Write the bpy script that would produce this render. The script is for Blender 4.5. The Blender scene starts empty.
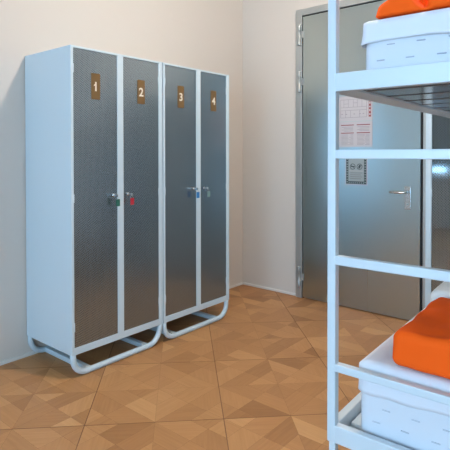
import bpy, bmesh, math, random
from mathutils import Vector, Matrix, noise
random.seed(7)
S = bpy.context.scene
COL = S.collection
R = math.radians

# ------------------------------------------------------------------ camera
AZ, PITCH, ROLL, HCAM = R(39.989), R(-0.822), R(-0.056), 1.3
fw = Vector((math.cos(AZ), math.sin(AZ), 0)); rt = Vector((math.sin(AZ), -math.cos(AZ), 0)); up = Vector((0, 0, 1))
f2 = fw * math.cos(PITCH) + up * math.sin(PITCH); u2 = up * math.cos(PITCH) - fw * math.sin(PITCH)
r3 = rt * math.cos(ROLL) + u2 * math.sin(ROLL); u3 = u2 * math.cos(ROLL) - rt * math.sin(ROLL)
cam = bpy.data.cameras.new('camera'); co = bpy.data.objects.new('camera', cam); COL.objects.link(co)
m = Matrix((r3, u3, -f2)).transposed().to_4x4(); m.translation = (0, 0, HCAM); co.matrix_world = m
cam.sensor_width = 36; cam.lens = 36 * 488.511 / 450; cam.shift_y = -(225 - 160.3125) / 450
cam.clip_start = 0.05
S.camera = co

# ------------------------------------------------------------------ light
SKY_COL, SKY_STR = (0.42, 0.71, 1.0), 11.5
LAMP_COL, LAMP_W = (1.0, 0.89, 0.77), 470.0
LAMP_POS = (2.18, 0.95, 3.16)
w = bpy.data.worlds.new('world'); S.world = w; w.use_nodes = True
bg = w.node_tree.nodes['Background']; bg.inputs[0].default_value = (*SKY_COL, 1); bg.inputs[1].default_value = SKY_STR
S.view_settings.view_transform = 'Standard'; S.view_settings.look = 'None'
S.view_settings.exposure = 0.07; S.view_settings.gamma = 1.0; S.view_settings.use_curve_mapping = False

# room extents
XW, XE, YS, YN, ZC = -2.3, 3.82, -2.6, 2.976, 3.3
WIN = [(-1.9, -0.3, 0.35, 2.6), (0.2, 1.7, 0.35, 2.6), (2.1, 2.85, 0.9, 2.6)]     # openings in the west wall (y0, y1, z0, z1), the last added for its reflection
for i, (a, b, c, d) in enumerate(WIN):                      # daylight enters through the openings
    L = bpy.data.lights.new('window_portal', 'AREA'); L.shape = 'RECTANGLE'; L.size = b - a; L.size_y = d - c
    L.cycles.is_portal = True
    o = bpy.data.objects.new('window_portal', L); COL.objects.link(o)
    o.location = (XW - 0.13, (a + b) / 2, (c + d) / 2)
    o.rotation_euler = Matrix(((0, 0, -1), (-1, 0, 0), (0, 1, 0))).to_euler()

# ------------------------------------------------------------------ materials
def mat(name, col, rough=0.5, metal=0.0, spec=0.5, **k):
    m = bpy.data.materials.new(name); m.use_nodes = True
    b = m.node_tree.nodes['Principled BSDF']
    b.inputs['Base Color'].default_value = (*col, 1); b.inputs['Roughness'].default_value = rough
    b.inputs['Metallic'].default_value = metal; b.inputs['Specular IOR Level'].default_value = spec
    for a, v in k.items(): b.inputs[a].default_value = v
    return m
def N(m, t, **k):
    n = m.node_tree.nodes.new(t)
    for a, v in k.items(): setattr(n, a, v)
    return n
def L_(m, a, b): m.node_tree.links.new(a, b)
def BS(m): return m.node_tree.nodes['Principled BSDF']
def mth(m, op, a, b=None, c=None):
    n = N(m, 'ShaderNodeMath', operation=op)
    for i, v in enumerate((a, b, c)):
        if v is None: continue
        if isinstance(v, (int, float)): n.inputs[i].default_value = v
        else: L_(m, v, n.inputs[i])
    return n.outputs[0]
def bumpy(m, scale, strength, dist=0.01, detail=4):
    tc = N(m, 'ShaderNodeTexCoord'); nz = N(m, 'ShaderNodeTexNoise'); bp = N(m, 'ShaderNodeBump')
    nz.inputs['Scale'].default_value = scale; nz.inputs['Detail'].default_value = detail
    bp.inputs['Strength'].default_value = strength; bp.inputs['Distance'].default_value = dist
    L_(m, tc.outputs['Object'], nz.inputs['Vector']); L_(m, nz.outputs[0], bp.inputs['Height']); L_(m, bp.outputs[0], BS(m).inputs['Normal'])
    return m
M = {}
M['wall'] = bumpy(mat('wall_paint', (0.635, 0.58, 0.525), 0.7, spec=0.25), 60, 0.08, 0.002)
M['ceiling'] = mat('ceiling_paint', (0.80, 0.77, 0.73), 0.9, spec=0.1)
M['trim'] = mat('baseboard_paint', (0.70, 0.66, 0.62), 0.5)
M['locker'] = mat('locker_paint', (0.56, 0.66, 0.72), 0.38)
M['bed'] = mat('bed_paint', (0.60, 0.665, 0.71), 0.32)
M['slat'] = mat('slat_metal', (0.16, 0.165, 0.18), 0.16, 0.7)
M['steel'] = mat('door_steel', (0.45, 0.52, 0.525), 0.30, 1.0)
M['frame_steel'] = mat('frame_steel', (0.46, 0.48, 0.47), 0.45, 0.7)
M['chrome'] = mat('chrome', (0.60, 0.60, 0.59), 0.25, 1.0)
M['black'] = mat('black_gap', (0.012, 0.013, 0.016), 0.7)
M['plate'] = mat('brown_plate', (0.15, 0.08, 0.022), 0.45)
M['digit'] = mat('cream_digit', (0.80, 0.74, 0.62), 0.5)
M['white_plastic'] = mat('white_plastic', (0.8, 0.8, 0.8), 0.4)
M['window_paint'] = mat('window_paint', (0.8, 0.8, 0.8), 0.4)
M['blind'] = mat('added_blind_fabric', (0.22, 0.25, 0.26), 0.8)
M['mattress'] = bumpy(mat('mattress_ticking', (0.66, 0.68, 0.73), 0.85, spec=0.15), 300, 0.15, 0.001)
M['dash_faint'] = mat('pale_thread', (0.53, 0.55, 0.61), 0.9)
M['dash'] = mat('tuft_thread', (0.40, 0.42, 0.49), 0.9)
M['sheet'] = bumpy(mat('sheet_cotton', (0.71, 0.72, 0.77), 0.85, spec=0.15), 14, 0.25, 0.01)
M['pillow'] = bumpy(mat('pillow_cotton', (0.84, 0.84, 0.82), 0.85, spec=0.15), 14, 0.3, 0.01)
M['orange'] = bumpy(mat('orange_fabric', (0.97, 0.11, 0.006), 0.8, spec=0.15), 11, 0.35, 0.012)
M['red_fob'] = mat('red_fob', (0.42, 0.015, 0.03), 0.4)
M['blue_fob'] = mat('blue_fob', (0.01, 0.17, 0.46), 0.4)
M['green_fob'] = mat('green_fob', (0.01, 0.10, 0.07), 0.4)
M['pale_fob'] = mat('pale_green_fob', (0.16, 0.26, 0.25), 0.4)
M['paper'] = mat('paper', (0.52, 0.49, 0.51), 0.7)
M['ink'] = mat('grey_ink', (0.2, 0.2, 0.21), 0.8)
M['ink_light'] = mat('light_grey_ink', (0.33, 0.31, 0.34), 0.8)
M['red_ink'] = mat('red_ink', (0.27, 0.07, 0.08), 0.7)
M['sign_dark'] = mat('sign_dark', (0.03, 0.055, 0.06), 0.5)
M['sign_grey'] = mat('sign_grey', (0.30, 0.35, 0.36), 0.5)

def steel_brush(m, sx, sy, sz, lo, hi):
    tc = N(m, 'ShaderNodeTexCoord'); mp = N(m, 'ShaderNodeMapping'); nz = N(m, 'ShaderNodeTexNoise'); mr = N(m, 'ShaderNodeMapRange')
    mp.inputs['Scale'].default_value = (sx, sy, sz); nz.inputs['Scale'].default_value = 1; nz.inputs['Detail'].default_value = 3
    mr.inputs['To Min'].default_value = lo; mr.inputs['To Max'].default_value = hi
    L_(m, tc.outputs['Object'], mp.inputs[0]); L_(m, mp.outputs[0], nz.inputs['Vector']); L_(m, nz.outputs[0], mr.inputs[0])
    L_(m, mr.outputs[0], BS(m).inputs['Roughness'])
steel_brush(M["steel"], 90, 90, 0.8, 0.26, 0.31)

def perforated(name, rough):
    m = mat(name, (0.36, 0.43, 0.475), rough, 0.85)
    tc = N(m, 'ShaderNodeTexCoord'); sp = N(m, 'ShaderNodeSeparateXYZ'); L_(m, tc.outputs['Object'], sp.inputs[0])
    P = 0.0165
    u = mth(m, 'DIVIDE', sp.outputs[0], P); v = mth(m, 'DIVIDE', sp.outputs[2], P * 0.62)
    a = mth(m, 'SUBTRACT', mth(m, 'FRACT', mth(m, 'ADD', u, v)), 0.5); b = mth(m, 'SUBTRACT', mth(m, 'FRACT', mth(m, 'SUBTRACT', u, v)), 0.5)
    d = mth(m, 'SQRT', mth(m, 'ADD', mth(m, 'MULTIPLY', a, a), mth(m, 'MULTIPLY', b, b)))
    h = mth(m, 'LESS_THAN', d, 0.29)
    dif = N(m, 'ShaderNodeBsdfDiffuse'); dif.inputs[0].default_value = (0.012, 0.013, 0.015, 1)
    mx = N(m, 'ShaderNodeMixShader'); L_(m, h, mx.inputs[0]); L_(m, BS(m).outputs[0], mx.inputs[1]); L_(m, dif.outputs[0], mx.inputs[2])
    out = m.node_tree.nodes['Material Output']; L_(m, mx.outputs[0], out.inputs['Surface'])
    return m
M['perf'] = perforated('perforated_steel', 0.24); M['perf_shiny'] = perforated('polished_perforated_steel', 0.06)

def glass():
    m = bpy.data.materials.new('window_glass'); m.use_nodes = True; nt = m.node_tree; nt.nodes.clear()
    t = nt.nodes.new('ShaderNodeBsdfTransparent'); g = nt.nodes.new('ShaderNodeBsdfGlossy'); g.inputs['Roughness'].default_value = 0.02
    mx = nt.nodes.new('ShaderNodeMixShader'); mx.inputs[0].default_value = 0.06; o = nt.nodes.new('ShaderNodeOutputMaterial')
    nt.links.new(t.outputs[0], mx.inputs[1]); nt.links.new(g.outputs[0], mx.inputs[2]); nt.links.new(mx.outputs[0], o.inputs[0])
    return m
M['glass'] = glass()
def emit(name, col, s):
    m = bpy.data.materials.new(name); m.use_nodes = True
    b = BS(m); b.inputs['Emission Color'].default_value = (*col, 1); b.inputs['Emission Strength'].default_value = s
    b.inputs['Base Color'].default_value = (0.8, 0.8, 0.8, 1)
    return m

def wood():
    m = mat('oak_parquet', (0.4, 0.2, 0.09), 0.42, spec=0.35)
    at = N(m, 'ShaderNodeAttribute', attribute_name='tone'); uv = N(m, 'ShaderNodeUVMap', uv_map='grain')
    mp = N(m, 'ShaderNodeMapping'); mp.inputs['Scale'].default_value = (3.0, 46, 1)
    nz = N(m, 'ShaderNodeTexNoise'); nz.inputs['Scale'].default_value = 1.6; nz.inputs['Detail'].default_value = 6
    L_(m, uv.outputs[0], mp.inputs[0]); L_(m, mp.outputs[0], nz.inputs['Vector'])
    t = mth(m, 'ADD', at.outputs['Fac'], mth(m, 'MULTIPLY', mth(m, 'SUBTRACT', nz.outputs[0], 0.5), 0.36))
    cr = N(m, 'ShaderNodeValToRGB'); e = cr.color_ramp.elements
    e[0].position = 0.0; e[0].color = (0.28, 0.118, 0.040, 1); e[1].position = 1.0; e[1].color = (0.66, 0.365, 0.155, 1)
    k = e.new(0.5); k.color = (0.47, 0.226, 0.086, 1)
    L_(m, t, cr.inputs[0]); L_(m, cr.outputs[0], BS(m).inputs['Base Color'])
    return m
M['wood'] = wood()
M['seam'] = mat('parquet_seam', (0.22, 0.105, 0.046), 0.7)

# ------------------------------------------------------------------ mesh helpers
def box(bm, x0, x1, y0, y1, z0, z1, bev=0.0, mi=0, seg=2):
    vs = [bm.verts.new((x, y, z)) for x in (x0, x1) for y in (y0, y1) for z in (z0, z1)]
    F = [bm.faces.new([vs[i] for i in f]) for f in ((0, 1, 3, 2), (4, 6, 7, 5), (0, 4, 5, 1), (2, 3, 7, 6), (0, 2, 6, 4), (1, 5, 7, 3))]
    for f in F: f.material_index = mi
    if bev > 0:
        es = list({e for f in F for e in f.edges})
        r = bmesh.ops.bevel(bm, geom=es, offset=bev, segments=seg, affect='EDGES', profile=0.5)
        for f in r['faces']: f.material_index = mi
def tube(bm, pts, r, n=12, mi=0, cap=True, closed=False):
    pts = [Vector(p) for p in pts]; rings = []; K = len(pts); ref = None
    for i, p in enumerate(pts):
        a = pts[i - 1] if (i > 0 or closed) else p; b = pts[(i + 1) % K] if (i < K - 1 or closed) else p
        d = (b - a).normalized()
        if ref is None: ref = d.orthogonal().normalized()
        ref = (ref - d * ref.dot(d)).normalized(); s = d.cross(ref)
        rings.append([bm.verts.new(p + (ref * math.cos(t) + s * math.sin(t)) * r) for t in [2 * math.pi * j / n for j in range(n)]])
    for i in range(K if closed else K - 1):
        A, B = rings[i], rings[(i + 1) % K]
        for j in range(n):
            f = bm.faces.new((A[j], A[(j + 1) % n], B[(j + 1) % n], B[j])); f.material_index = mi; f.smooth = True
    if cap and not closed:
        bm.faces.new(rings[0][::-1]).material_index = mi; bm.faces.new(rings[-1]).material_index = mi
def lathe(bm, prof, c, axis='Z', n=20, mi=0):
    # prof: list of (radius, height) along axis
    def P(r, h, t):
        x, y = r * math.cos(t), r * math.sin(t)
        v = {'Z': (x, y, h), 'Y': (x, h, y), 'X': (h, x, y)}[axis]
        return Vector(v) + Vector(c)
    rings = [[bm.verts.new(P(max(r, 1e-4), h, 2 * math.pi * j / n)) for j in range(n)] for r, h in prof]
    for A, B in zip(rings, rings[1:]):
        for j in range(n):
            f = bm.faces.new((A[j], A[(j + 1) % n], B[(j + 1) % n], B[j])); f.material_index = mi; f.smooth = True
    bm.faces.new(rings[0][::-1]).material_index = mi; bm.faces.new(rings[-1]).material_index = mi
def build(name, bm, mats, parent=None, loc=None, rz=0.0, fix=True):
    if fix: bmesh.ops.recalc_face_normals(bm, faces=bm.faces)
    me = bpy.data.meshes.new(name); bm.to_mesh(me); bm.free()
    for x in (mats if isinstance(mats, (list, tuple)) else [mats]): me.materials.append(x)
    o = bpy.data.objects.new(name, me); COL.objects.link(o)
    if parent: o.parent = parent
    if loc: o.location = loc
    o.rotation_euler.z = rz
    return o
def empty(name, loc, rz=0.0):
    o = bpy.data.objects.new(name, None); COL.objects.link(o); o.location = loc; o.rotation_euler.z = rz; o.empty_display_size = 0.1
    return o
def tag(o, label=None, cat=None, group=None, kind=None):
    for k, v in (('label', label), ('category', cat), ('group', group), ('kind', kind)):
        if v: o[k] = v
    return o
def NB(): return bmesh.new()
def copy_tree(o, parent=None):
    c = o.copy(); COL.objects.link(c)
    if parent: c.parent = parent
    for ch in [x for x in COL.objects if x.parent == o]: copy_tree(ch, c)
    return c
def text_bm(bm, s, size, place, mi, depth=0.0008):
    """adds the glyphs of s as mesh; place maps (x, y, z) of the text plane to the target space"""
    cu = bpy.data.curves.new('t', 'FONT'); cu.body = s; cu.size = size; cu.align_x = 'CENTER'; cu.align_y = 'CENTER'; cu.extrude = depth; cu.offset = size * 0.02
    o = bpy.data.objects.new('t', cu); COL.objects.link(o)
    dg = bpy.context.evaluated_depsgraph_get(); me = bpy.data.meshes.new_from_object(o.evaluated_get(dg))
    vs = [bm.verts.new(place(v.co)) for v in me.vertices]
    for p in me.polygons:
        try: bm.faces.new([vs[i] for i in p.vertices]).material_index = mi
        except ValueError: pass
    bpy.data.objects.remove(o); bpy.data.curves.remove(cu); bpy.data.meshes.remove(me)

# ------------------------------------------------------------------ setting
T = 0.2
def slab(name, *a, m='wall'):
    b = NB(); box(b, *a); return tag(build(name, b, M[m]), kind='structure')
slab('wall_north', XW - T, XE + T, YN, YN + T, -0.1, ZC)
slab('wall_east', XE, XE + T, YS - T, YN, -0.1, ZC)
slab('wall_south', XW - T, XE + T, YS - T, YS, -0.1, ZC)
slab('ceiling', XW - T, XE + T, YS - T, YN + T, ZC, ZC + T, m='ceiling')
b = NB()                                                     # west wall with its window openings
ys = [YS] + [v for q in WIN for v in q[:2]] + [YN]
for i in range(7):
    if i % 2 == 0: box(b, XW - T, XW, ys[i], ys[i + 1], -0.1, ZC)
    else: box(b, XW - T, XW, ys[i], ys[i + 1], -0.1, WIN[i // 2][2]); box(b, XW - T, XW, ys[i], ys[i + 1], WIN[i // 2][3], ZC)
tag(build('wall_west', b, M['wall']), kind='structure')
for i, (a, c, z0, z1) in enumerate(WIN):
    w_ = tag(empty('window_%d' % (i + 1), (XW - 0.1, (a + c) / 2, z0)), kind='structure')
    hw, hh = (c - a) / 2, z1 - z0
    b = NB()
    box(b, -.035, .035, -hw, -hw + .06, 0, hh, .004); box(b, -.035, .035, hw - .06, hw, 0, hh, .004)
    box(b, -.034, .034, -hw + .06, hw - .06, 0, .07, .004); box(b, -.034, .034, -hw + .06, hw - .06, hh - .07, hh, .004); box(b, -.03, .03, -.04, .04, .07, hh - .07, .004)
    build('window_frame', b, M['window_paint'], w_)
    for s in (-1, 1):
        b = NB(); y0, y1 = sorted((s * .04, s * (hw - .06))); box(b, -.004, .004, y0, y1, .07, hh - .07); build('pane', b, M['glass'], w_)
    if i == 2:                                               # added window: unseen, its blind leaves a gap for the locker's bright reflection
        b = NB(); box(b, .045, .050, -hw + .003, hw - .003, .17, hh - .05); box(b, .041, .054, -hw + .003, hw - .003, .155, .18, .003); lathe(b, [(.03, -hw + .01), (.03, hw - .01)], (.07, 0, hh - .04), 'Y', 16)
        build('added_roller_blind', b, M['blind'], w_)
    b = NB(); box(b, .035, .26, -hw - .03, hw + .03, -.03, -.001, .006); build('window_sill', b, M['window_paint'], w_)

# floor: diagonal parquet panels, each a star of triangular pieces
def floor():
    bm = NB(); uv = bm.loops.layers.uv.new('grain'); tn = bm.faces.layers.float.new('tone')
    box(bm, XW, XE, YS, YN, -0.1, -0.0012, mi=1)
    P, A0, B0, s2 = 0.668, 2.365, -0.2, 2 ** .5
    def W(a, b_): return ((a - b_) / s2, (a + b_) / s2)
    def inside(p): return XW < p[0] < XE and YS < p[1] < YN
    def clip(poly):
        for ax, lim, sg in ((0, XW, 1), (0, XE, -1), (1, YS, 1), (1, YN, -1)):
            out = []
            for i in range(len(poly)):
                p, q = poly[i], poly[(i + 1) % len(poly)]
                dp, dq = sg * (p[ax] - lim), sg * (q[ax] - lim)
                if dp >= 0: out.append(p)
                if dp * dq < 0:
                    t = dp / (dp - dq); out.append((p[0] + (q[0] - p[0]) * t, p[1] + (q[1] - p[1]) * t))
            poly = out
            if len(poly) < 3: return None
        return poly
    def inset(poly, d):
        c = (sum(p[0] for p in poly) / len(poly), sum(p[1] for p in poly) / len(poly)); n = len(poly); out = []
        for i in range(n):
            p0, p1, p2 = Vector(poly[i - 1]), Vector(poly[i]), Vector(poly[(i + 1) % n])
            e1 = (p1 - p0).normalized(); e2 = (p2 - p1).normalized()
            n1 = Vector((-e1.y, e1.x)); n2 = Vector((-e2.y, e2.x)); k = 1 + n1.dot(n2)
            out.append(tuple(p1 + (n1 + n2) / max(k, .15) * d))
        return out
    def piece(pts, ctr, grain, tone):
        poly = [W(ctr[0] + p[0], ctr[1] + p[1]) for p in pts]
        area = sum(poly[i][0] * poly[(i + 1) % len(poly)][1] - poly[(i + 1) % len(poly)][0] * poly[i][1] for i in range(len(poly)))
        if area < 0: poly = poly[::-1]
        poly = inset(poly, 0.0004); poly = clip(poly)
        if not poly: return
        f = bm.faces.new([bm.verts.new((p[0], p[1], 0)) for p in poly]); f[tn] = tone
        g = grain + math.pi / 4; c, s = math.cos(g), math.sin(g); ou, ov = random.uniform(0, 50), random.uniform(0, 50)
        for l in f.loops:
            x, y = l.vert.co.x, l.vert.co.y; l[uv].uv = (x * c + y * s + ou, -x * s + y * c + ov)
    h = P / 2 - 0.0019
    for i in range(-12, 9):
        for j in range(-9, 10):
            ctr = (A0 + P * (i + .5), B0 + P * (j + .5))
            if not any(inside(W(ctr[0] + dx * P * .8, ctr[1] + dy * P * .8)) for dx in (-1, 0, 1) for dy in (-1, 0, 1)): continue
            base = random.gauss(0.46, 0.05)
            for q in range(4):
                c, s = round(math.cos(q * math.pi / 2)), round(math.sin(q * math.pi / 2))
                for flip in (0, 1):
                    def X(u, v):
                        if flip: u, v = v, u
                        return (h * (u * c - v * s), h * (u * s + v * c))
                    tri = lambda *ps: [X(*p) for p in ps]
                    ga = math.atan2(*(Vector(X(0, 1)) - Vector(X(1, 0))).yx); gb = math.atan2(*Vector(X(1, 1)).yx); gc = math.atan2(*Vector(X(0, 1)).yx)
                    sheen = lambda g: 0.07 * math.cos(2 * (g - 0.6))  # sheen along the grain direction, put into the tone of each piece
                    rnd = lambda g: min(max(base + sheen(g) + random.gauss(0, 0.105), .05), .98)
                    # wedge centre - edge middle - diagonal, then two chevron planks out to the corner
                    piece(tri((0, 0), (.52, 0), (.26, .26)), ctr, gb, rnd(gb))
                    piece(tri((.52, 0), (1, 0), (.5, .5), (.26, .26)), ctr, ga, rnd(ga))
                    piece(tri((1, 0), (1, .52), (.76, .76), (.5, .5)), ctr, gc, rnd(gc))
                    piece(tri((1, .52), (1, 1), (.76, .76)), ctr, gb, rnd(gb))
    return tag(build('floor', bm, [M['wood'], M['seam']], fix=False), kind='structure')
floor()
b = NB(); box(b, XW, XE, YN - .012, YN, 0, .022, .003); tag(build('baseboard_north', b, M['trim']), kind='structure')
b = NB(); box(b, XE - .012, XE, 2.35, YN - .012, 0, .022, .003); tag(build('baseboard_east', b, M['trim']), kind='structure')

# ------------------------------------------------------------------ steel door
d = tag(empty('door_1', (XE, 0, 0)), kind='structure')
YL, YR, ZT = 2.271, 1.245, 2.513                               # leaf edges
b = NB(); box(b, -.030, -.002, YR, YL, .012, ZT, .0015); leaf = build('door_leaf', b, M['steel'], d)
b = NB()
box(b, -.034, 0, YL + .010, YL + .072, 0, ZT + .07, .003); box(b, -.034, 0, YR - .085, YR - .020, 0, ZT + .07, .003); box(b, -.0335, 0, YR - .020, YL + .010, ZT + .012, ZT + .07, .003)
build('door_frame', b, M['frame_steel'], d)
b = NB(); box(b, -.012, 0, YR - .02, YR - .0005, .002, ZT + .011); box(b, -.012, 0, YL + .0005, YL + .01, .002, ZT + .011); box(b, -.0115, 0, YR, YL, ZT + .0005, ZT + .012)
build('door_gap_shade', b, M['black'], d)  # black strips stand in for the shade in the gap round the leaf
for z in (2.355, 1.935, .19):
    b = NB(); y = YL + .03
    lathe(b, [(.011, z - .095), (.013, z - .09), (.013, z - .034), (.011, z - .032), (.011, z + .032), (.013, z + .034), (.013, z + .09), (.011, z + .095)], (-.045, y, 0), n=14)
    box(b, -.038, -.0345, y, y + .03, z - .09, z + .09, .001); box(b, -.036, -.0305, YL - .012, y, z - .03, z + .03, .001)
    build('hinge', b, M['frame_steel'], d)
b = NB(); box(b, -.040, -.0305, 1.312, 1.364, .865, 1.045, .004); pl = build('lock_plate', b, M['chrome'], d)
b = NB(); lathe(b, [(.0085, -.046), (.0085, -.0405)], (0, 1.338, .905), 'X', 14); build('key_cylinder', b, M['frame_steel'], pl)
b = NB()
lathe(b, [(.017, -.052), (.017, -.0405)], (0, 1.338, 0.998), 'X', 16)
tube(b, [(-.05, 1.338, 0.998), (-.075, 1.338, 0.998), (-.088, 1.343, 0.998), (-.094, 1.356, 0.998), (-.094, 1.42, .997), (-.094, 1.444, .997), (-.088, 1.457, .997), (-.075, 1.462, .997)], .0095, 12)
build('door_handle', b, M['chrome'], d)

# papers on the door: xp = distance in front of the leaf
DX = XE - .030
def rect(b, y0, y1, z0, z1, x, mi):      # thin printed area, facing the room
    f = b.faces.new([b.verts.new((x, y, z)) for y, z in ((y1, z0), (y0, z0), (y0, z1), (y1, z1))]); f.material_index = mi
def ring(b, y, z, r0, r1, x, mi, n=24):
    for i in range(n):
        t0, t1 = 2 * math.pi * i / n, 2 * math.pi * (i + 1) / n
        f = b.faces.new([b.verts.new((x, y + r * math.cos(t), z + r * math.sin(t))) for r, t in ((r0, t0), (r0, t1), (r1, t1), (r1, t0))]); f.material_index = mi
def seg(b, p, q, wd, x, mi):
    p, q = Vector(p), Vector(q); dd = (q - p).normalized(); nn = Vector((-dd.y, dd.x)) * wd / 2
    f = b.faces.new([b.verts.new((x, v.x, v.y)) for v in (p - nn, q - nn, q + nn, p + nn)]); f.material_index = mi
# evacuation plan (landscape)
b = NB(); W2, HH = .297, .208
box(b, -.002, 0, 0, W2, 0, HH)
X1 = -.0023                                                   # y runs to the left of the picture
rx0, rx1 = .012, .032                                         # red strip at the right edge
rect(b, rx0, rx1, .03, .195, X1, 2)
for i, z in enumerate((.045, .075, .105, .135, .165)):
    rect(b, rx0 + .004, rx1 - .004, z, z + .012 + .004 * (i % 2), X1 - .0003, 0)
for p, q in (((.05, .03), (.28, .03)), ((.05, .18), (.28, .18)), ((.05, .03), (.05, .18)), ((.28, .03), (.28, .18)), ((.05, .09), (.28, .09)), ((.05, .115), (.28, .115)),
             ((.09, .115), (.09, .18)), ((.13, .115), (.13, .18)), ((.165, .115), (.165, .18)), ((.21, .115), (.21, .18)), ((.25, .115), (.25, .18)), ((.11, .03), (.11, .09)), ((.19, .03), (.19, .09)), ((.235, .03), (.235, .09)), ((.13, .15), (.165, .15)), ((.21, .145), (.25, .145))):
    seg(b, p, q, .0035, X1, 1)
for y in (.07, .10, .15, .22, .26): rect(b, y, y + .014, .055, .062, X1, 1)
o = build('evacuation_plan', b, [M['paper'], M['ink_light'], M['red_ink']], loc=(DX - .0001, 1.624, 1.566))
tag(o, 'white landscape floor plan sheet with red symbol column, upper sheet taped on steel door', 'notice')
b = NB(); box(b, -.002, 0, 0, W2, 0, .208)
for yy in (.02, .16):
    for z in (.178, .112): rect(b, yy, yy + .115, z, z + .0075, X1, 2)
    for k in range(4): rect(b, yy + .006, yy + .11 - .02 * (k % 2), .163 - k * .011, .167 - k * .011, X1, 1)
    for k in range(9):
        rect(b, yy + .055 + random.uniform(-.012, .0), yy + .112, .100 - k * .0105, .1035 - k * .0105, X1, 1)
        rect(b, yy + .004, yy + .042 + random.uniform(-.012, .006), .100 - k * .0105, .1035 - k * .0105, X1, 1)
o = build('notice_sheet', b, [M['paper'], M['ink_light'], M['red_ink']], loc=(DX - .0001, 1.624, 1.352))
tag(o, 'white sheet with text columns and red headings, below the floor plan', 'notice')
# small framed sign
b = NB(); w_, h_ = .195, .285
box(b, -.002, 0, 0, w_, 0, h_)
rect(b, .008, w_ - .008, .008, h_ - .008, X1, 1); rect(b, .028, w_ - .028, .030, h_ - .03, X1 - .0003, 2)
for k in range(12): rect(b, .012, .024, .02 + k * .021, .028 + k * .021, X1 - .0003, 2); rect(b, w_ - .024, w_ - .012, .02 + k * .021, .028 + k * .021, X1 - .0003, 2)
for k in range(8): rect(b, .03 + k * .018, .037 + k * .018, .012, .024, X1 - .0003, 2)
x = X1 - .0006
for yc in (.068, .128):
    ring(b, yc, .152, .0195, .0245, x, 1)
rect(b, .112, .144, .148, .157, x, 1); seg(b, (.114, .138), (.142, .166), .004, x, 1)
rect(b, .062, .074, .138, .166, x, 1); seg(b, (.054, .166), (.082, .138), .004, x, 1); rect(b, .056, .080, .150, .155, x, 1)
rect(b, .034, w_ - .034, .114, .117, x, 0)
for k in range(4): rect(b, .045 + .01 * (k % 2), w_ - .045, .098 - k * .016, .102 - k * .016, x, 3)
o = build('prohibition_sign', b, [M['paper'], M['sign_dark'], M['sign_grey'], M['ink']], loc=(DX - .0001, 1.665, 1.037))
tag(o, 'small dark bordered sign with two round symbols on the steel door, above the door handle', 'sign')

# ------------------------------------------------------------------ lockers
LW, LD, LZ0, LZ1 = .703, .515, .137, 1.918
def make_locker(nums, label, sl=.018, perf='perf'):
    t = tag(empty('locker', (0, 0, 0)), label, 'locker', 'two door metal lockers')
    b = NB(); th = .012
    box(b, 0, th, .0, LD, LZ0, LZ1, .003); box(b, LW - th, LW, .0, LD, LZ0, LZ1, .003)
    box(b, th, LW - th, LD - th, LD - .001, LZ0 + .001, LZ1 - .001)
    box(b, th, LW - th, .001, LD - th, LZ1 - .013, LZ1 - .0005, .002); box(b, th, LW - th, .001, LD - th, LZ0 + .0005, LZ0 + .02, .002)
    box(b, th - .002, sl, .001, .035, LZ0 + .02, LZ1 - .012, .001); box(b, LW - .032, LW - th + .002, .001, .035, LZ0 + .02, LZ1 - .012, .002)
    box(b, .3285, .3745, .001, .035, LZ0 + .03, LZ1 - .012, .002); box(b, th, LW - th, .0012, .035, LZ0 + .019, LZ0 + .041, .002)
    box(b, .345, .357, .035, LD - th, LZ0 + .03, LZ1 - .015)
    build('body', b, M['locker'], t)
    b = NB(); r = .0175                                      # bent tube loops front and back, joined by two floor runners
    for y in (.018, LD - .018):
        Rr = .095; p = [(r, y, LZ0 + .0005)]
        for k in range(9): a = math.pi + k * math.pi / 16; p.append((r + Rr + Rr * math.cos(a), y, r + Rr + Rr * math.sin(a)))
        for k in range(9): a = 1.5 * math.pi + k * math.pi / 16; p.append((LW - r - Rr + Rr * math.cos(a), y, r + Rr + Rr * math.sin(a)))
        p.append((LW - r, y, LZ0 + .0005)); tube(b, p, r, 14)
    for x0 in (.112, LW - .112 - .035): box(b, x0, x0 + .035, .018, LD - .018, .001, .032, .005)
    build('base_frame', b, M['locker'], t)
    for i, (x0, x1, n, lx) in enumerate(((sl + .0015, .3265, nums[0], .292), (.3765, .669, nums[1], .404))):
        b = NB(); z0, z1 = LZ0 + .042, LZ1 - .0145
        box(b, x0, x1, .004, .024, z0, z1, .002)
        dr = build('door', b, M[perf], t)
        hx = x0 - .0003 if i == 0 else x1 - .0005
        for z in (z0 + .12, (z0 + z1) / 2, z1 - .115):
            b = NB(); lathe(b, [(.0028, z - .025), (.0028, z + .025)], (hx, .0025, 0), n=8); build('hinge', b, M['locker'], dr)
        b = NB(); lathe(b, [(.010, .004), (.011, -.002), (.0105, -.009), (.006, -.0115)], (lx, 0, 1.043), 'Y', 16); build('lock', b, M['chrome'], dr)
        if n == ' ': continue
        cx, cz = (x0 + x1) / 2 + (-.003 if i == 0 else -.004), 1.698
        b = NB(); box(b, cx - .031, cx + .031, .001, .0045, cz - .0775, cz + .0775, .001)
        text_bm(b, n, .076, lambda c: (cx + c.x, .0006 - c.z, cz - .004 + c.y), 1)
        if n == '1':                                         # the flag of the numeral 1
            q = [(.0035, .026), (-.014, .012), (-.014, .004), (.0035, .0155)]
            b.faces.new([b.verts.new((cx + u, -.0002, cz - .004 + v)) for u, v in q]).material_index = 1
        build('number_plate', b, [M['plate'], M['digit']], dr, fix=False)
    return t
lk = make_locker('12', 'white tubular base locker numbered 1 and 2, nearer the left edge'); lk.location = (1.565, 2.4555, 0)
lk2 = make_locker('34', 'white tubular base locker numbered 3 and 4, nearer the room corner'); lk2.location = (1.565 + .711, 2.4555, 0)
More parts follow.
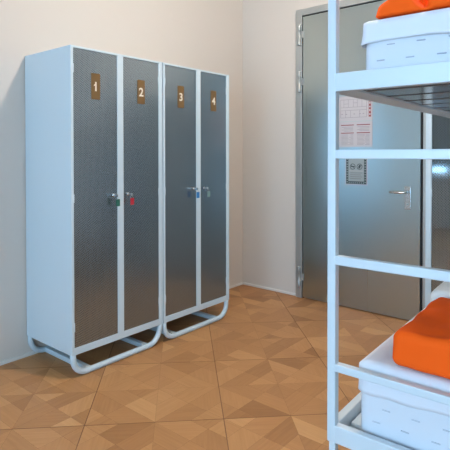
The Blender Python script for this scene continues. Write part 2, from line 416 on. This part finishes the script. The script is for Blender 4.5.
lk3 = make_locker('  ', 'locker with perforated doors beyond the bunk bed, right of the steel door', .038, 'perf_shiny'); lk3.location = (3.30, 1.051, 0); lk3.rotation_euler.z = -math.pi / 2
def key(x, z, fob, label, dx):
    t = tag(empty('key', (x, 2.4555 - .0105, z)), label, 'key', 'keys in the locker locks')
    b = NB(); box(b, -.0009, .0009, -.022, -.0005, -.004, .004); lathe(b, [(.0095, -.0012), (.0095, .0012)], (0, -.028, 0), 'X', 14)
    build('key_blade', b, M['chrome'], t)
    b = NB(); tube(b, [(0, -.029 + .011 * math.sin(a), -.014 + .011 * math.cos(a)) for a in [2 * math.pi * i / 14 for i in range(14)]], .0011, 6, closed=True); build('key_ring', b, M['chrome'], t)
    b = NB(); box(b, dx - .0145, dx + .0145, -.032, -.027, -.066, -.022, .002); build('key_fob', b, fob, t)
key(1.565 + .292, 1.043, M['green_fob'], 'key with dark green fob hanging from the lock of door 1', .006)
key(1.565 + .404, 1.043, M['red_fob'], 'key with red fob hanging from the lock of door 2', .004)
key(2.276 + .292, 1.043, M['blue_fob'], 'key with blue fob hanging from the lock of door 3', .008)
key(2.276 + .404, 1.043, M['pale_fob'], 'key with pale green fob hanging from the lock of door 4', .012)

# ------------------------------------------------------------------ bunk bed (length along local x, end frame towards the camera)
BX, BY, BRZ = 1.36, .728, R(1.636)
BL, BW, PT = 1.88, .95, .0275
bed = tag(empty('bunk_bed', (BX, BY, 0), BRZ), 'light painted metal bunk bed with slatted bases at the right of the room', 'bed')
for x0 in (0, BL - PT):
    for y0 in (-PT, -BW):
        b = NB(); box(b, x0, x0 + PT, y0, y0 + PT, .4045, 1.93, .0035); box(b, x0 + .004, x0 + PT - .001, y0 + .001, y0 + PT - .005, 0, .4045, .002)
        build('post', b, M['bed'], bed)
for x0 in (.0008, BL - PT + .0008):
    for k, (z0, z1) in enumerate(((1.488, 1.544), (1.283, 1.311), (.957, .985), (.627, .6505), (.405, .460), (1.895, 1.92))):
        b = NB(); box(b, x0, x0 + PT - .0016, -BW + PT - .003, -PT + .003, z0, z1, .003); build('end_rail', b, M['bed'], bed)
for z0, z1 in ((1.488, 1.544), (.405, .460)):
    for y0, led in ((-PT, -1), (-BW, 1)):
        b = NB(); box(b, PT - .003, BL - PT + .003, y0 + .0008, y0 + PT - .0008, z0, z1, .003)
        ya, yb = (y0 - .055, y0 + .004) if led < 0 else (y0 + PT - .004, y0 + PT + .055)
        box(b, PT - .002, BL - PT + .002, ya, yb, z0 + .0005, z0 + .006)
        build('side_rail', b, M['bed'], bed)
    x = .105 - .18
    while x < BL - .05:
        b = NB(); xa, xb = max(x, PT - .001), min(x + .152, BL - PT + .001)
        box(b, xa, xb, -BW + PT + .003, -PT - .003, z0 + .0062, z0 + .020, .003)
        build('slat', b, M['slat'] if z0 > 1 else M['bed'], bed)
        x += .185
    # cover under the slats keeps the mattress off the gaps

def soft_box(dims, n, r, fn=None, ctr=(0, 0, 0)):
    """rounded box as one closed grid surface, deformed by fn(p)->p"""
    bm = NB(); H3 = [d_ / 2 for d_ in dims]; cache = {}
    def V(p):
        k = tuple(round(c, 5) for c in p)
        if k in cache: return cache[k]
        q = [min(max(c, -(h - r)), h - r) for c, h in zip(p, H3)]
        dd = Vector([a - c for a, c in zip(p, q)])
        o = Vector(q) + (dd.normalized() * r if dd.length > 1e-9 else dd) + Vector(ctr)
        if fn: o = Vector(fn(o))
        cache[k] = bm.verts.new(o); return cache[k]
    def grid(h, m_):
        g = sorted(set([-h + 2 * h * i / m_ for i in range(m_ + 1)] + [s * (h - r * t) for s in (-1, 1) for t in (0, .12, .3, .55, .8, 1.0)]))
        out = [g[0]]
        for v in g[1:]:
            if v - out[-1] > 1e-4: out.append(v)
        return out
    G = [grid(h, m_) for h, m_ in zip(H3, n)]
    for ax in range(3):
        a, c = [i for i in range(3) if i != ax]
        for s in (-1, 1):
            for i in range(len(G[a]) - 1):
                for j in range(len(G[c]) - 1):
                    q = []
                    for ii, jj in ((i, j), (i + 1, j), (i + 1, j + 1), (i, j + 1)):
                        p = [0, 0, 0]; p[ax] = s * H3[ax]; p[a] = G[a][ii]; p[c] = G[c][jj]; q.append(V(p))
                    if len(set(q)) == 4:
                        try: bm.faces.new(q).smooth = True
                        except ValueError: pass
    return bm
def nz3(p, s, o=0): return noise.noise(Vector((p[0] * s + o, p[1] * s + o * 1.7, p[2] * s - o)))

MX0, MX1, MY0, MY1 = .044, BL - .044, -.112, -.885           # mattress footprint in bed space
def place(o): o.location = (BX, BY, 0); o.rotation_euler.z = BRZ; return o
def mattress(z0, z1, name, label, seed, MY0):
    cx, cy, cz = (MX0 + MX1) / 2, (MY0 + MY1) / 2, (z0 + z1) / 2
    def fn(p):
        k = 1 if abs(p.z - z0) > .01 else 0
        return (p.x + k * .004 * nz3(p, 9, seed), p.y + k * .004 * nz3(p, 9, seed + 3), p.z + k * .004 * nz3(p, 5, seed + 5))
    bm = soft_box((MX1 - MX0, MY0 - MY1, z1 - z0), (40, 24, 8), .03, fn, (cx, cy, cz))
    t = place(empty(name, (0, 0, 0))); tag(t, label, 'mattress', 'mattresses on the bunk bed')
    for f in bm.faces: f.material_index = 0
    b = bm                                                     # stitched tufts in two staggered rows
    for row, z in enumerate((z0 + .066, z0 + .110)):
        y = MY0 - .045 - .03 * row
        while y > MY1 + .05:
            dx = .003
            box(b, MX0 - dx, MX0 + .006, y - .024, y, z - .0018, z + .0018, .001, 1); y -= .085
    build('mattress_body', b, [M['mattress'], M['dash'] if z0 > 1 else M['dash_faint']], t)
    return t
mattress(1.5085, 1.690, 'mattress', 'white tufted mattress on the upper bunk base', 1, -.094)
mattress(.4255, .655, 'mattress', 'white tufted mattress on the lower bunk base', 11, -.084)

def sheet(z_top, drop, name, label, seed, corner, MY0):
    """a sheet lying over the mattress top with a hanging skirt on all sides"""
    bm = NB(); g = .006; gz = .010; nx, ny = 56, 30
    x0, x1, y0, y1 = MX0 - g, MX1 + g, MY1 - g, MY0 + g
    # perimeter-parametrised rings, top centre outwards then down the skirt
    per = []
    for i in range(nx): per.append((x0 + (x1 - x0) * i / nx, y0))
    for i in range(ny): per.append((x1, y0 + (y1 - y0) * i / ny))
    for i in range(nx): per.append((x1 - (x1 - x0) * i / nx, y1))
    for i in range(ny): per.append((x0, y1 - (y1 - y0) * i / ny))
    K = len(per); r = .032; rings = []
    def corner_clip(p, rr):
        qx = min(max(p[0], x0 + rr), x1 - rr); qy = min(max(p[1], y0 + rr), y1 - rr)
        dd = Vector((p[0] - qx, p[1] - qy))
        if dd.length > rr: dd = dd.normalized() * rr
        return Vector((qx, qy)) + dd, (dd.normalized() if dd.length > 1e-6 else Vector((0, 0)))
    steps = [('in', .22), ('in', .12), ('in', .06)] + [('arc', a) for a in (0, .25, .5, .75, 1)] + [('drop', t) for t in (.2, .4, .6, .8, 1)]
    for kind, v in steps:
        ringv = []
        for i, p in enumerate(per):
            c, nn = corner_clip(p, .03)
            if kind == 'in': inset_, z, out = r + v, z_top + gz, 0
            elif kind == 'arc': a = v * math.pi / 2; inset_, z, out = r * (1 - math.sin(a)), z_top + gz - r * (1 - math.cos(a)), 0
            else:
                wob = .016 * noise.noise(Vector((p[0] * 4.2 + seed, p[1] * 4.2, seed))) + .007 * noise.noise(Vector((p[0] * 13, p[1] * 13 + seed, 2)))
                near = math.exp(-((p[0] - x0) ** 2 + (p[1] - y1) ** 2) / .004) * corner
                z = z_top + gz - r - (drop - r + wob + near * .012) * v; inset_ = 0
                out = (.002 + .005 * noise.noise(Vector((p[0] * 9, p[1] * 9, seed + v)))) * v + near * .022 * v ** 2
            q = Vector((min(max(c.x, x0 + inset_), x1 - inset_), min(max(c.y, y0 + inset_), y1 - inset_)))
            q = q + nn * out
            ringv.append(bm.verts.new((q.x, q.y, z + (.003 * noise.noise(Vector((q.x * 5, q.y * 5, seed))) if kind == 'in' else 0))))
        rings.append(ringv)
    c0 = bm.verts.new(((x0 + x1) / 2, (y0 + y1) / 2, z_top + gz))
    for i in range(K):
        bm.faces.new((c0, rings[0][i], rings[0][(i + 1) % K])).smooth = True
        for A, B in zip(rings, rings[1:]): bm.faces.new((A[i], A[(i + 1) % K], B[(i + 1) % K], B[i])).smooth = True
    bmesh.ops.remove_doubles(bm, verts=bm.verts[:], dist=2e-4)
    o = place(build(name, bm, M['sheet']))
    md = o.modifiers.new('thick', 'SOLIDIFY'); md.thickness = .0022; md.offset = 1
    return tag(o, label, 'sheet', 'sheets on the mattresses')
sheet(1.690, .070, 'bed_sheet', 'white fitted cover draped over the upper bunk mattress with loose corner', 3, .3, -.094)
sheet(.655, .085, 'bed_sheet', 'white cover draped over the lower bunk mattress under the orange blanket', 21, .0, -.084)

# ------------------------------------------------------------------ bedding
def blanket(x0, x1, y0, y1, z0, z1, r, fn, label, mats=None, name='folded_blanket', cat='blanket', group='folded orange blankets'):
    bm = soft_box((x1 - x0, y1 - y0, z1 - z0), (44, 90, 14), r, fn, ((x0 + x1) / 2, (y0 + y1) / 2, (z0 + z1) / 2))
    o = place(build(name, bm, mats or M['orange'])); return tag(o, label, cat, group)
ZL, ZU = .6715, 1.7065
def f_low(p):
    k = min(max((p.z - ZL) / .1, 0), 1)
    return (p.x + k * .010 * nz3(p, 7, 2) + .006 * nz3(p, 16, 6) + .012 * math.sin(p.y * 9) * k * .4, p.y - k * .008 + .006 * nz3(p, 8, 5) * k, p.z + k * (.004 * nz3(p, 5, 9) + .005 * nz3(p, 15, 3)))
blanket(.045, .515, -.72, -.180, ZL, ZL + .108, .026, f_low, 'orange folded blanket lying on the lower bunk sheet')
def f_pil(p):
    k = min(max((p.z - ZL) / .1, 0), 1)
    return (p.x + .01 * nz3(p, 6, 3), p.y + .012 * nz3(p, 6, 8), p.z + k * .012 * nz3(p, 5, 1))
blanket(.54, .95, -.76, -.15, ZL, ZL + .115, .03, f_pil, 'white pillow lying on the lower bunk behind the orange blanket', M['pillow'], 'pillow', 'pillow', None)
def f_up(p):
    k = min(max((p.z - ZU) / .11, 0), 1)
    cre = math.exp(-((p.y + .275 - .35 * (p.z - ZU)) / .013) ** 2)
    left = min(max(0, (p.y + .20) / .1), 1) ** 1.3
    return (p.x + k * (.03 + .012 * nz3(p, 6, 4)) + cre * .06 * min(1, k * 2), p.y + .006 * nz3(p, 7, 1) * k, ZU + (p.z - ZU) * min(.13, .038 + .47 * max(0, -.124 - p.y)) / .13 + k * .006 * nz3(p, 5, 2) - cre * .03 * k)
blanket(.05, .55, -.78, -.124, ZU, ZU + .13, .022, f_up, 'orange folded blanket with deep crease lying on the upper bunk')

# ------------------------------------------------------------------ ceiling lamp
lx, ly, lz = LAMP_POS
t = tag(empty('ceiling_lamp', (lx, ly, ZC)), 'round opal ceiling lamp above the bunk bed', 'lamp')
b = NB(); lathe(b, [(.075, -.03), (.08, -.0005)], (0, 0, 0), n=28); build('lamp_base', b, M['white_plastic'], t)
b = NB(); lathe(b, [(.02, -.15), (.06, -.14), (.085, -.105), (.085, -.07), (.07, -.04), (.05, -.031)], (0, 0, 0), n=28)
area = 0.075
build('lamp_shade', b, emit('lamp_glow', LAMP_COL, LAMP_W), t)
